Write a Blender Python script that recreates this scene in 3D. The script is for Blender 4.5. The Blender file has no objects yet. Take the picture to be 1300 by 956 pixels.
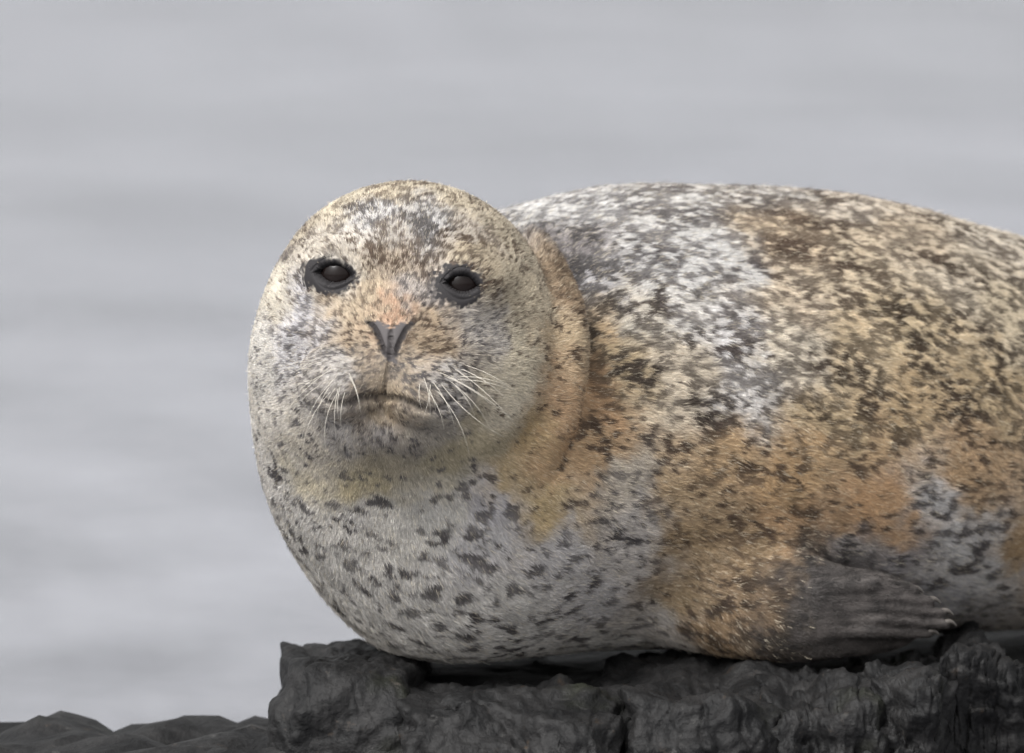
import bpy, bmesh, math, random
import numpy as np
from mathutils import Vector, Matrix

# ------------------------------------------------------------------ camera
S = 1600.0                     # photo pixels per metre in the plane of the seal's head (y = 0)
PITCH = math.radians(5.0)
DIST = 8.0
TGT = np.array([0.0, 0.0, (852 - 478) / S])
CAM = TGT + DIST * np.array([0, -math.cos(PITCH), math.sin(PITCH)])
FWD = np.array([0, math.cos(PITCH), -math.sin(PITCH)])
UPV = np.array([0, math.sin(PITCH), math.cos(PITCH)])
RGT = np.array([1.0, 0, 0])

scene = bpy.context.scene
col = scene.collection
cam_data = bpy.data.cameras.new('camera')
cam = bpy.data.objects.new('camera', cam_data)
col.objects.link(cam)
cam.location = CAM
cam.rotation_euler = (math.pi / 2 - PITCH, 0, 0)
cam_data.sensor_width = 36.0
cam_data.lens = 36.0 * DIST / (1300 / S)
cam_data.clip_start = 0.1
cam_data.clip_end = 6000
cam_data.dof.use_dof = True
cam_data.dof.focus_distance = DIST - 0.10
cam_data.dof.aperture_fstop = 6.3
scene.camera = cam

# ------------------------------------------------------------------ sky, sun, exposure
SUN_EL, SUN_AZ = math.radians(50), math.radians(-140)     # azimuth from the camera's view direction, to its left
world = bpy.data.worlds.new('World')
scene.world = world
world.use_nodes = True
wn, wl = world.node_tree.nodes, world.node_tree.links
wn.clear()
sky = wn.new('ShaderNodeTexSky'); sky.sky_type = 'NISHITA'
sky.sun_disc = False
sky.sun_elevation = SUN_EL
sky.sun_rotation = SUN_AZ
sky.air_density = 1.0; sky.dust_density = 6.0; sky.ozone_density = 1.0
hsv = wn.new('ShaderNodeHueSaturation'); hsv.inputs['Saturation'].default_value = 0.06
bg = wn.new('ShaderNodeBackground'); bg.inputs['Strength'].default_value = 0.14
wo = wn.new('ShaderNodeOutputWorld')
wl.new(sky.outputs[0], hsv.inputs['Color']); wl.new(hsv.outputs[0], bg.inputs['Color']); wl.new(bg.outputs[0], wo.inputs['Surface'])
sun_data = bpy.data.lights.new('sun', 'SUN')
sun_data.energy = 0.62
sun_data.angle = math.radians(20)
sun_data.color = (1.0, 0.975, 0.94)
sun = bpy.data.objects.new('sun', sun_data)
col.objects.link(sun)
sd = Vector((math.sin(SUN_AZ) * math.cos(SUN_EL), math.cos(SUN_AZ) * math.cos(SUN_EL), math.sin(SUN_EL)))
sun.rotation_euler = sd.to_track_quat('Z', 'Y').to_euler()
scene.view_settings.view_transform = 'Standard'
scene.view_settings.look = 'None'
scene.view_settings.gamma = 1.0
scene.view_settings.exposure = 0.88
scene.cycles.use_denoising = True
scene.cycles.denoiser = 'OPENIMAGEDENOISE'
scene.cycles.denoising_input_passes = 'RGB_ALBEDO_NORMAL'
scene.cycles.denoising_prefilter = 'ACCURATE'
scene.cycles.max_bounces = 6
scene.cycles.diffuse_bounces = 3
scene.cycles.glossy_bounces = 3
scene.cycles.transparent_max_bounces = 4
scene.cycles_curves.shape = 'RIBBONS'
scene.cycles_curves.subdivisions = 2

# ------------------------------------------------------------------ helpers
rng = np.random.default_rng(7)

def P(px, py, y):
    """world point seen at photo pixel (px, py) lying at depth y"""
    d = FWD * DIST + RGT * ((px - 650) / S) + UPV * ((478 - py) / S)
    return CAM + d * ((y - CAM[1]) / d[1])

def proj(p):
    q = np.asarray(p) - CAM
    z = q @ FWD
    return 650 + S * DIST * (q @ RGT) / z, 478 - S * DIST * (q @ UPV) / z

def lin(c):
    c = np.asarray(c, float) / 255.0
    return np.where(c <= 0.04045, c / 12.92, ((c + 0.055) / 1.055) ** 2.4)

def sstep(a, b, x):
    t = np.clip((x - a) / (b - a), 0, 1)
    return t * t * (3 - 2 * t)

NG = 96
def make_noise(seed, wave=6.0, width=0.45):
    r = np.random.default_rng(seed)
    w = np.fft.rfftn(r.standard_normal((NG, NG, NG)))
    f = np.fft.fftfreq(NG); fz = np.fft.rfftfreq(NG)
    k = np.sqrt(f[:, None, None] ** 2 + f[None, :, None] ** 2 + fz[None, None, :] ** 2) * wave
    w *= np.exp(-((k - 1.0) / width) ** 2) * (k > 1e-6)
    n = np.fft.irfftn(w, s=(NG, NG, NG))
    return (n / n.std()).astype(np.float32)
NOISE = [make_noise(s) for s in (1, 2, 3)]

def nz(p, wavelength, k=0, off=0.0):
    """smooth band noise of unit variance, feature size = wavelength (metres)"""
    q = np.asarray(p, np.float32) * np.float32(6.0 / wavelength) + np.float32(off * 17.3 + 400.0)
    i = np.floor(q).astype(np.int32)
    f = q - i
    f = f * f * (3 - 2 * f)
    i0 = i % NG; i1 = (i0 + 1) % NG
    T = NOISE[k].ravel()
    x0, y0, z0 = i0[..., 0] * (NG * NG), i0[..., 1] * NG, i0[..., 2]
    x1, y1, z1 = i1[..., 0] * (NG * NG), i1[..., 1] * NG, i1[..., 2]
    fx, fy, fz = f[..., 0], f[..., 1], f[..., 2]
    def mixx(y, z):
        u = T.take(x0 + y + z); w = T.take(x1 + y + z)
        return u + (w - u) * fx
    a = mixx(y0, z0); b = mixx(y1, z0); c = mixx(y0, z1); d = mixx(y1, z1)
    return (a * (1 - fy) + b * fy) * (1 - fz) + (c * (1 - fy) + d * fy) * fz

def fbm(p, wavelength, octaves=4, gain=0.5, k=0):
    s = 0; a = 1.0
    for o in range(octaves):
        s = s + a * nz(p, wavelength / 2 ** o, (k + o) % 3, o)
        a *= gain
    return s

def mesh_from(name, verts, faces, mat, parent=None, smooth=True):
    me = bpy.data.meshes.new(name)
    me.from_pydata([tuple(v) for v in verts] if not isinstance(verts, np.ndarray) else verts.tolist(), [],
                   faces if not isinstance(faces, np.ndarray) else faces.tolist())
    me.update()
    if smooth:
        me.polygons.foreach_set('use_smooth', [True] * len(me.polygons))
    me.materials.append(mat)
    o = bpy.data.objects.new(name, me)
    col.objects.link(o)
    if parent: o.parent = parent
    return o

def tag(o, label=None, cat=None, group=None, kind=None):
    for k, v in (('label', label), ('category', cat), ('group', group), ('kind', kind)):
        if v: o[k] = v
    return o

def new_mat(name):
    m = bpy.data.materials.new(name); m.use_nodes = True
    n = m.node_tree.nodes; n.clear()
    out = n.new('ShaderNodeOutputMaterial'); b = n.new('ShaderNodeBsdfPrincipled')
    m.node_tree.links.new(b.outputs[0], out.inputs['Surface'])
    return m, n, m.node_tree.links, b

# ------------------------------------------------------------------ water
WATER_Z = -1.25
m, n, l, b = new_mat('sea_water')
b.inputs['Base Color'].default_value = (0.265, 0.27, 0.298, 1)
b.inputs['Roughness'].default_value = 0.16
b.inputs['IOR'].default_value = 1.33
tc = n.new('ShaderNodeTexCoord')
mp = n.new('ShaderNodeMapping'); mp.inputs['Scale'].default_value = (0.8, 0.45, 1.0)
mp.inputs['Rotation'].default_value = (0, 0, math.radians(8))
n1 = n.new('ShaderNodeTexNoise'); n1.inputs['Scale'].default_value = 0.9; n1.inputs['Detail'].default_value = 6; n1.inputs['Roughness'].default_value = 0.62
bp = n.new('ShaderNodeBump'); bp.inputs['Strength'].default_value = 0.75; bp.inputs['Distance'].default_value = 0.35
l.new(tc.outputs['Object'], mp.inputs['Vector']); l.new(mp.outputs[0], n1.inputs['Vector'])
n2 = n.new('ShaderNodeTexNoise'); n2.inputs['Scale'].default_value = 0.28; n2.inputs['Detail'].default_value = 3
mp2 = n.new('ShaderNodeMapping'); mp2.inputs['Scale'].default_value = (1.0, 0.17, 1.0); mp2.inputs['Rotation'].default_value = (0, 0, math.radians(-6))
mr = n.new('ShaderNodeMapRange'); mr.inputs['From Min'].default_value = 0.3; mr.inputs['From Max'].default_value = 0.7
mr.inputs['To Min'].default_value = 0.45; mr.inputs['To Max'].default_value = 1.05
l.new(tc.outputs['Object'], mp2.inputs['Vector']); l.new(mp2.outputs[0], n2.inputs['Vector']); l.new(n2.outputs[0], mr.inputs['Value']); l.new(mr.outputs[0], bp.inputs['Strength'])
bp2 = n.new('ShaderNodeBump'); bp2.inputs['Strength'].default_value = 1.0; bp2.inputs['Distance'].default_value = 0.6
l.new(n2.outputs[0], bp2.inputs['Height']); l.new(bp2.outputs[0], bp.inputs['Normal'])
l.new(n1.outputs[0], bp.inputs['Height']); l.new(bp.outputs[0], b.inputs['Normal'])
W = 2500
water = mesh_from('water', [(-W, -W, WATER_Z), (W, -W, WATER_Z), (W, W, WATER_Z), (-W, W, WATER_Z)], [(0, 1, 2, 3)], m)
tag(water, 'pale grey rippled sea behind the seal', 'water', kind='structure')

# ------------------------------------------------------------------ rocks
m, n, l, b = new_mat('dark_rock')
ROCK = m
tc = n.new('ShaderNodeTexCoord')
na = n.new('ShaderNodeTexNoise'); na.inputs['Scale'].default_value = 22; na.inputs['Detail'].default_value = 8; na.inputs['Roughness'].default_value = 0.65
cr = n.new('ShaderNodeValToRGB')
cr.color_ramp.elements[0].position = 0.42; cr.color_ramp.elements[0].color = (0.0035, 0.0035, 0.0038, 1)
cr.color_ramp.elements[1].position = 0.72; cr.color_ramp.elements[1].color = (0.025, 0.024, 0.0237, 1)
nb = n.new('ShaderNodeTexNoise'); nb.inputs['Scale'].default_value = 9; nb.inputs['Detail'].default_value = 5
cm = n.new('ShaderNodeValToRGB')
cm.color_ramp.elements[0].position = 0.60; cm.color_ramp.elements[0].color = (0, 0, 0, 1)
cm.color_ramp.elements[1].position = 0.72; cm.color_ramp.elements[1].color = (1, 1, 1, 1)
mx = n.new('ShaderNodeMixRGB'); mx.inputs['Color2'].default_value = (0.015, 0.018, 0.006, 1)
sc_ = n.new('ShaderNodeMath'); sc_.operation = 'MULTIPLY'; sc_.inputs[1].default_value = 0.6
nc = n.new('ShaderNodeTexNoise'); nc.inputs['Scale'].default_value = 75; nc.inputs['Detail'].default_value = 9
bp = n.new('ShaderNodeBump'); bp.inputs['Strength'].default_value = 0.9; bp.inputs['Distance'].default_value = 0.006
for t in (na, nb, nc): l.new(tc.outputs['Object'], t.inputs['Vector'])
l.new(na.outputs[0], cr.inputs[0]); l.new(nb.outputs[0], cm.inputs[0]); l.new(cm.outputs[0], sc_.inputs[0])
l.new(sc_.outputs[0], mx.inputs['Fac']); l.new(cr.outputs[0], mx.inputs['Color1'])
nd = n.new('ShaderNodeTexNoise'); nd.inputs['Scale'].default_value = 48; nd.inputs['Detail'].default_value = 8; nd.inputs['Roughness'].default_value = 0.7
cd = n.new('ShaderNodeValToRGB'); cd.color_ramp.elements[0].position = 0.60; cd.color_ramp.elements[0].color = (0, 0, 0, 1)
cd.color_ramp.elements[1].position = 0.70; cd.color_ramp.elements[1].color = (0.7, 0.7, 0.7, 1)
ne = n.new('ShaderNodeTexNoise'); ne.inputs['Scale'].default_value = 30; ne.inputs['Detail'].default_value = 3
ce = n.new('ShaderNodeValToRGB'); ce.color_ramp.elements[0].position = 0.45; ce.color_ramp.elements[0].color = (0.075, 0.073, 0.070, 1)
ce.color_ramp.elements[1].position = 0.62; ce.color_ramp.elements[1].color = (0.060, 0.034, 0.015, 1)
mx2 = n.new('ShaderNodeMixRGB')
for t in (nd, ne): l.new(tc.outputs['Object'], t.inputs['Vector'])
l.new(nd.outputs[0], cd.inputs[0]); l.new(ne.outputs[0], ce.inputs[0]); l.new(cd.outputs[0], mx2.inputs['Fac'])
l.new(mx.outputs[0], mx2.inputs['Color1']); l.new(ce.outputs[0], mx2.inputs['Color2'])
l.new(mx2.outputs[0], b.inputs['Base Color'])
l.new(nc.outputs[0], bp.inputs['Height']); l.new(bp.outputs[0], b.inputs['Normal'])
b.inputs['Roughness'].default_value = 0.66; b.inputs['Specular IOR Level'].default_value = 0.3

def cube_sphere(n):
    """unit directions and quads of a cube subdivided n x n per side, welded"""
    t = np.tan(np.linspace(-1, 1, n + 1) * math.pi / 4)
    vs, fs, idx = [], [], {}
    for ax in range(3):
        for sg in (-1, 1):
            A, B = np.meshgrid(t, t, indexing='ij')
            p = np.zeros((n + 1, n + 1, 3))
            p[..., ax] = sg; p[..., (ax + 1) % 3] = A; p[..., (ax + 2) % 3] = B * sg
            base = len(vs) * (n + 1) ** 2
            vs.append(p.reshape(-1, 3))
            i, j = np.meshgrid(np.arange(n), np.arange(n), indexing='ij')
            a = base + i * (n + 1) + j
            fs.append(np.stack([a, a + n + 1, a + n + 2, a + 1], -1).reshape(-1, 4))
    v = np.concatenate(vs); f = np.concatenate(fs)
    key = np.round(v * 1e5).astype(np.int64)
    _, first, inv = np.unique(key, axis=0, return_index=True, return_inverse=True)
    v = v[first]; f = inv.reshape(-1)[f]
    return v / np.linalg.norm(v, axis=1, keepdims=True), f

CS = {}
def rock(name, lo, hi, seed, n=70, cuts=11, rough=0.012, strata=0.0, tilt=0.0, soft=26, label=None):
    """angular boulder filling the box lo..hi (metres)"""
    if n not in CS: CS[n] = cube_sphere(n)
    d, f = CS[n]
    r_ = np.random.default_rng(seed)
    c = (np.array(lo) + np.array(hi)) / 2; h = (np.array(hi) - np.array(lo)) / 2
    nrm = [np.eye(3)[i] * s for i in range(3) for s in (-1, 1)]
    off = [1.0] * 6
    for _ in range(cuts):
        v = r_.standard_normal(3); v /= np.linalg.norm(v)
        nrm.append(v); off.append(r_.uniform(0.78, 0.96) * np.abs(v).sum())
    nrm = np.array(nrm); off = np.array(off)
    g = np.clip(d @ nrm.T, 1e-4, None) / off
    rad = 1.0 / (np.sum(g ** soft, axis=1) ** (1 / soft))
    v = d * rad[:, None] * h
    if tilt:
        ca, sa = math.cos(tilt), math.sin(tilt)
        v = v @ np.array([[ca, 0, sa], [0, 1, 0], [-sa, 0, ca]])
    q = v + c
    q = q + np.stack([nz(q, 0.22, k, seed + 2) for k in range(3)], 1) * np.array([0.012, 0.012, 0.007]) * min(1.0, 12 * rough / 0.1 + 0.2)
    size = float(h.max())
    qs = q * np.array([1.0, 0.8, 1.5])
    disp = rough * (0.8 * nz(q, 0.17, 0, seed) + 0.40 * nz(qs, 0.07, 1, seed) - 0.42 * sstep(0.35, 0.0, np.abs(nz(qs, 0.07, 2, seed))) + 0.16 * nz(qs, 0.028, 0, seed) - 0.16 * sstep(0.3, 0, np.abs(nz(qs, 0.025, 1, seed))) + 0.22 * nz(q * np.array([0.45, 0.6, 1.6]), 0.03, 2, seed + 3) + 0.07 * nz(q, 0.010, 1, seed))
    if strata:
        qq = q * np.array([1.0, 0.35, 0.12])
        disp = disp - strata * sstep(0.25, 0.0, np.abs(nz(qq, 0.022, 2, seed + 5)))
    q = q + d * disp[:, None]
    for k in (0, 2):
        a_, b_ = q[:, k].min(), q[:, k].max()
        q[:, k] = lo[k] + (q[:, k] - a_) * (hi[k] - lo[k]) / (b_ - a_)
    o = mesh_from(name, q - c, f, ROCK)
    o.location = c
    tag(o, label, 'rock')
    return o

def at_top(px, py, y): return P(px, py, y)

def rock_px(px0, px1, ytop, y0, y1, zbot, seed, label, **k):
    a = P(px0, ytop, (y0 + y1) / 2); c = P(px1, ytop, (y0 + y1) / 2)
    return rock('rock', (a[0], y0, zbot), (c[0], y1, a[2]), seed, label=label, **k)

rock_px(341, 548, 817, -0.08, 0.24, -0.22, 11, 'dark grey block of rock jutting out past the seal\'s chest', rough=0.005, cuts=7)
rock_px(478, 836, 838, -0.13, 0.32, -0.24, 12, 'dark mossy rock in shadow under the seal\'s spotted chest', rough=0.011, cuts=9)
rock_px(748, 1024, 826, -0.10, 0.26, -0.22, 13, 'smooth dark rock under the seal\'s brown elbow', rough=0.008, cuts=7)
rock_px(935, 1140, 830, -0.09, 0.22, -0.22, 14, 'lumpy black rock under the middle of the fore flipper', rough=0.012)
rock_px(1045, 1245, 820, -0.10, 0.26, -0.22, 15, 'broken black rock under the tip of the fore flipper', rough=0.012)
rock_px(1150, 1300, 783, 0.00, 0.40, -0.22, 16, 'tall cracked dark rock behind the flipper tip', rough=0.010, strata=0.006)
rock_px(1276, 1560, 800, 0.08, 0.62, -0.25, 17, 'dark rock under the seal\'s hips', rough=0.014)
rock_px(1540, 2150, 790, 0.25, 1.00, -0.30, 18, 'broad dark rock under the seal\'s hind flippers', rough=0.014)

def shore():
    """one sheet of bedrock that carries the boulders and drops into the sea"""
    nx, ny = 420, 240
    X, Y = np.meshgrid(np.linspace(-2.6, 3.4, nx), np.linspace(-1.6, 1.7, ny), indexing='ij')
    p = np.stack([X, Y, np.zeros_like(X)], -1)
    z = -0.034 + 0.010 * nz(p, 0.45, 0) + 0.006 * nz(p, 0.16, 1) - 0.012 * sstep(0.5, 0, np.abs(nz(p, 0.11, 2))) + 0.004 * np.floor(nz(p, 0.09, 1) * 1.5) + 0.002 * nz(p, 0.05, 0) - 0.002 * sstep(0.3, 0, np.abs(nz(p, 0.035, 1)))
    right = sstep(-0.17, -0.09, X)
    z = (-0.060 + 0.5 * (z + 0.034)) * (1 - right) + right * (-0.019 + 0.2 * (z + 0.034))
    z = z - (0.75 + 1.2 * right) * np.maximum(-Y - 0.06 + 0.14 * right, 0) - 0.6 * np.maximum(Y - 0.16 - 0.50 * right, 0) - 0.9 * np.maximum(np.abs(X - 0.4) - 1.7, 0)
    v = np.stack([X, Y, z], -1).reshape(-1, 3)
    i, j = np.meshgrid(np.arange(nx - 1), np.arange(ny - 1), indexing='ij')
    a = i * ny + j
    f = np.stack([a, a + ny, a + ny + 1, a + 1], -1).reshape(-1, 4)
    o = mesh_from('terrain', v, f, ROCK)
    tag(o, 'low dark bedrock shelf carrying the boulders above the sea', 'bedrock', kind='structure')
shore()

# ------------------------------------------------------------------ seal: shape as a signed distance field
def smin(a, b, k):
    h = np.maximum(k - np.abs(a - b), 0) / k
    return np.minimum(a, b) - h * h * k * 0.25
def smax(a, b, k): return -smin(-a, -b, k)

def seg(p, a, b, ra, rb, sq=None):
    """tapered capsule; sq squeezes distances along world axes"""
    sq = np.ones(3) if sq is None else sq
    ba = (b - a) * sq
    x = (p[:, 0] - a[0]) * sq[0]; y = (p[:, 1] - a[1]) * sq[1]; z = (p[:, 2] - a[2]) * sq[2]
    t = np.clip((x * ba[0] + y * ba[1] + z * ba[2]) / (ba @ ba), 0, 1)
    x = x - t * ba[0]; y = y - t * ba[1]; z = z - t * ba[2]
    return np.sqrt(x * x + y * y + z * z) - (ra + (rb - ra) * t)

def local(p, d, pts, rad, k, fn, pad=0.10):
    """blend fn in only where it can matter"""
    lo = pts.min(0) - rad - pad; hi = pts.max(0) + rad + pad
    w = ((p > lo) & (p < hi)).all(1)
    if w.any():
        d = d.copy(); d[w] = smin(d[w], fn(p[w]), k)
    return d

def ell(q, c, r):
    x = (q[:, 0] - c[0]) / r[0]; y = (q[:, 1] - c[1]) / r[1]; z = (q[:, 2] - c[2]) / r[2]
    k0 = np.sqrt(x * x + y * y + z * z)
    x = x / r[0]; y = y / r[1]; z = z / r[2]
    return k0 * (k0 - 1) / (np.sqrt(x * x + y * y + z * z) + 1e-9)

def chain(pts, sub=4):
    """Catmull-Rom through rows (px, py, depth, radius px) -> points, radii in metres"""
    q = np.array([list(P(a, b_, y)) + [r / S * (DIST + y) / DIST] for a, b_, y, r in pts])
    q = np.vstack([2 * q[0] - q[1], q, 2 * q[-1] - q[-2]])
    out = []
    for i in range(1, len(q) - 2):
        for t in np.linspace(0, 1, sub, endpoint=False):
            a, b_, c, d = q[i - 1:i + 3]
            out.append(0.5 * (2 * b_ + (c - a) * t + (2 * a - 5 * b_ + 4 * c - d) * t * t + (3 * b_ - a - 3 * c + d) * t ** 3))
    out.append(q[-2])
    out = np.array(out)
    return out[:, :3], out[:, 3]

BODY_ROWS = [(585, 645, 0.09, 204), (720, 549, 0.20, 284), (890, 535, 0.25, 289), (1060, 536, 0.29, 279), (1200, 549, 0.33, 252),
             (1300, 562, 0.37, 236), (1450, 590, 0.43, 204), (1650, 634, 0.51, 155), (1850, 678, 0.58, 100), (1960, 702, 0.62, 62)]
BODY, BODYR = chain(BODY_ROWS, 2)

YAW, ROLL, HP = math.radians(7.0), math.radians(4.0), math.radians(0.0)
H0 = P(519, 410, 0.0)
hb = np.array([-math.sin(YAW), -math.cos(YAW), 0.0])          # forward out of the nose
ha = np.array([math.cos(YAW), -math.sin(YAW), 0.0])           # towards the picture's right
hc = np.array([0, 0, 1.0])
ha, hc = math.cos(ROLL) * ha - math.sin(ROLL) * hc, math.sin(ROLL) * ha + math.cos(ROLL) * hc
HM = np.stack([ha, hb, hc], 1)                                 # world -> head: (p-H0) @ HM
def head(p): return (p - H0) @ HM * S                          # in photo pixels
def unhead(q): return H0 + (np.asarray(q, float) / S) @ HM.T

def head_base(q):
    """q in head pixels; returns distance in pixels"""
    m_ = q.copy(); m_[:, 0] = np.abs(m_[:, 0])
    d = ell(q, (0, 0, 4), (180, 160, 175))
    d = smin(d, ell(m_, (72, 20, -60), (112, 120, 112)), 60)           # cheeks
    d = smin(d, ell(q, (0, 95, -28), (98, 118, 84)), 70)               # bridge and snout
    d = smin(d, ell(q, (0, 60, -105), (120, 118, 82)), 50)             # jaw
    d = smin(d, ell(q, (0, 140, -118), (66, 66, 40)), 30)              # chin
    d = smin(d, ell(m_, (50, 176, -65), (63, 64, 51)), 10)             # whisker pads
    d = smin(d, ell(q, (0, 190, -34), (36, 36, 36)), 26)               # nose
    d = smin(d, ell(m_, (82, 100, 72), (48, 44, 26)), 40)              # brows
    return d

NECK = [(513, 550, 0.050, 188), (600, 520, 0.13, 215)]
NECKP, NECKR = chain(NECK, 1)
FOLD, FOLDR = chain([(674, 296, 0.065, 6), (696, 340, 0.036, 11), (709, 388, 0.006, 17), (713, 430, -0.010, 19), (710, 480, -0.016, 20), (696, 535, -0.020, 21), (668, 585, -0.022, 18), (622, 616, -0.02, 9)], 3)
ARM, ARMR = chain([(915, 620, 0.17, 84), (918, 735, 0.120, 80), (955, 768, 0.088, 62), (1015, 782, 0.066, 46)], 3)
FLIP, FLIPR = chain([(1000, 782, 0.060, 46), (1060, 780, 0.06, 45), (1110, 779, 0.065, 38), (1140, 780, 0.07, 26)], 3)
DIGITS = [(1045, 746, 1110, 742, 1158, 749, 12), (1050, 760, 1120, 757, 1180, 763, 10), (1050, 774, 1120, 771, 1196, 778, 9.5), (1050, 787, 1120, 786, 1200, 792, 9), (1045, 801, 1110, 801, 1178, 804, 9)]
DIGITS = [(P(a, b_, 0.050), P(c, d, 0.044), P(e, f, 0.052), r / S) for a, b_, c, d, e, f, r in DIGITS]

def body_tube(p, pts, rad, sq):
    d = None
    for i in range(len(pts) - 1):
        s = seg(p, pts[i], pts[i + 1], rad[i], rad[i + 1], sq)
        d = s if d is None else smin(d, s, 0.02)
    return d

FEATURES = []          # fine face features, added once the base surface is known

def sdf(p, fine=True):
    p = np.asarray(p, float)
    d = body_tube(p, BODY, BODYR, np.array([1.0, 0.92, 1.0]))
    # tail and hind flippers
    T = BODY[-1]
    for s in (-1, 1):
        e = T + np.array([0.20, 0.05 + s * 0.07, -0.015])
        d = local(p, d, np.array([T, e]), 0.03, 0.04, lambda u: seg(u, T + np.array([-0.02, 0, 0]), e, 0.030, 0.022, np.array([1, 1.0, 1.6])))
    # elbow and fore flipper
    def arm(u):
        a = body_tube(u, ARM, ARMR, np.array([1, 1.25, 1]))
        fl = body_tube(u, FLIP, FLIPR, np.array([1, 2.6, 1]))
        for (g0, g1, g2, r) in DIGITS:
            fl = smin(fl, np.minimum(seg(u, g0, g1, r * 0.8, r), seg(u, g1, g2, r, r * 0.66)), 0.0030)
        return smin(a, fl, 0.03)
    d = local(p, d, np.vstack([ARM, FLIP]), 0.05, 0.040, arm, 0.07)
    # neck and its fold
    d = local(p, d, NECKP, NECKR.max(), 0.05, lambda u: body_tube(u, NECKP, NECKR, np.ones(3)), 0.06)
    d = local(p, d, FOLD, FOLDR.max(), 0.007, lambda u: body_tube(u, FOLD, FOLDR, np.ones(3)), 0.03)
    # belly pressed flat on the rock
    zr = -0.012 + 0.0 * p[:, 0]
    d = smax(d, zr - p[:, 2], 0.03)
    # head
    q = head(p)
    near = np.linalg.norm(q - np.array([0, 40, -30]), axis=1) < 420
    if near.any():
        hd = head_base(q[near]) / S
        qn = q[near]; side = sstep(40, 120, qn[:, 0])          # cheek and chin run into the neck, the far cheek keeps its crease
        dn = smin(d[near], hd, 0.048 - 0.036 * side)
        if fine:
            for fnc in FEATURES:
                dn = fnc(p[near], q[near], dn)
        d = d.copy(); d[near] = dn
    # soft rolls of blubber
    return d

def march(px, py, fine=False):
    """point on the seal seen at photo pixel (px, py)"""
    o = CAM; dr = P(px, py, 0.0) - CAM; dr = dr / np.linalg.norm(dr)
    t = DIST - 0.45
    for _ in range(120):
        s = float(sdf((o + dr * t)[None], fine)[0])
        t += s * 0.8
        if s < 1e-5: return o + dr * t
        if t > DIST + 1.2: break
    return None

def march_many(pxy, fine=False):
    pxy = np.asarray(pxy, float)
    dr = np.array([P(x, y, 0.0) for x, y in pxy]) - CAM
    dr /= np.linalg.norm(dr, axis=1, keepdims=True)
    t = np.full(len(pxy), DIST - 0.45)
    for _ in range(140):
        t = np.minimum(t + sdf(CAM + dr * t[:, None], fine) * 0.8, DIST + 1.0)
    pts = CAM + dr * t[:, None]
    return pts, np.abs(sdf(pts, fine)) < 0.002

def grad(p, fine=True, e=4e-4):
    g = 0
    for k in ((1, -1, -1), (-1, -1, 1), (-1, 1, -1), (1, 1, 1)):
        k = np.array(k, float); g = g + k * sdf(p + e * k, fine)[:, None]
    return g / (np.linalg.norm(g, axis=1, keepdims=True) + 1e-12)

# eyes: almond openings over a ball
EYES = []
EYE_R = 29 / S
for (cx, cy, xl, yl, xr, yr, up, dn) in ((425, 348, 404, 347, 447, 354, 12.0, 11.0), (586, 361, 566, 361, 606, 367, 12.0, 9.5)):
    s = march(cx, cy)
    nn = grad(s[None], False)[0]
    nn = nn * 0.6 + hb * 0.4 + np.array([0, 0, 0.0]); nn /= np.linalg.norm(nn)
    e = P(xr, yr, 0) - P(xl, yl, 0); e -= nn * (e @ nn); e /= np.linalg.norm(e)
    v = np.cross(nn, e) ; v *= np.sign(v[2])
    L, _ = march_many([(xl, yl), (xr, yr)])
    ul, ur = (L[0] - s) @ e, (L[1] - s) @ e
    EYES.append(dict(s=s, c=s - nn * (EYE_R * 0.86), n=nn, e=e, v=v, uc=(ul + ur) / 2, hw=(ur - ul) / 2, up=up / S, dn=dn / S))

def eye_feature(E):
    def f(p, q, d):
        r = p - E['c']
        rr = np.linalg.norm(r, axis=1)
        w = rr < 0.07
        if not w.any(): return d
        o = d.copy(); rw = r[w]
        u = rw @ E['e'] - E['uc']; v = rw @ E['v']; k = rw @ E['n']
        dd = smin(o[w], rr[w] - (EYE_R + 0.0030), 0.022)
        # lid line: upper and lower arcs
        t = np.clip(np.abs(u) / E['hw'], 0, 1.6)
        top = E['up'] * (1 - t ** 2.2); bot = -E['dn'] * (1 - t ** 2.0)
        al = np.maximum(v - top, bot - v)
        op = sstep(0.0011, -0.0011, al) * (k > 0)
        dd = dd * (1 - op) + np.maximum(dd, rr[w] - (EYE_R - 0.0016)) * op
        # soft grooves round the lids, deeper over the upper one
        dd = dd + 0.0013 * np.exp(-((al - 0.0056) / 0.0017) ** 2) * (k > 0) * (0.6 + 0.4 * (v > 0))
        dd = dd - 0.0009 * np.exp(-((al - 0.0022) / 0.0015) ** 2) * (k > 0) * (v > 0)
        o[w] = dd
        return o
    return f
for E in EYES: FEATURES.append(eye_feature(E))

def face_line(pxy):
    pts, ok = march_many(pxy)
    return head(pts)

def poly_dist(q2, line):
    """2-D distance to a polyline and the parameter along it"""
    best = np.full(len(q2), 1e9); par = np.zeros(len(q2))
    near = ((q2 > line.min(0) - 25) & (q2 < line.max(0) + 25)).all(1)
    if not near.any(): return best, par
    x, y = q2[near, 0], q2[near, 1]
    bs = np.full(len(x), 1e18); pr = np.zeros(len(x))
    for i in range(len(line) - 1):
        a, b_ = line[i], line[i + 1]; ba = b_ - a
        u = x - a[0]; v = y - a[1]
        t = np.clip((u * ba[0] + v * ba[1]) / (ba @ ba), 0, 1)
        dd = (u - t * ba[0]) ** 2 + (v - t * ba[1]) ** 2
        w = dd < bs
        bs[w] = dd[w]; pr[w] = (i + t[w]) / (len(line) - 1)
    best[near] = np.sqrt(bs); par[near] = pr
    return best, par

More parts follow.
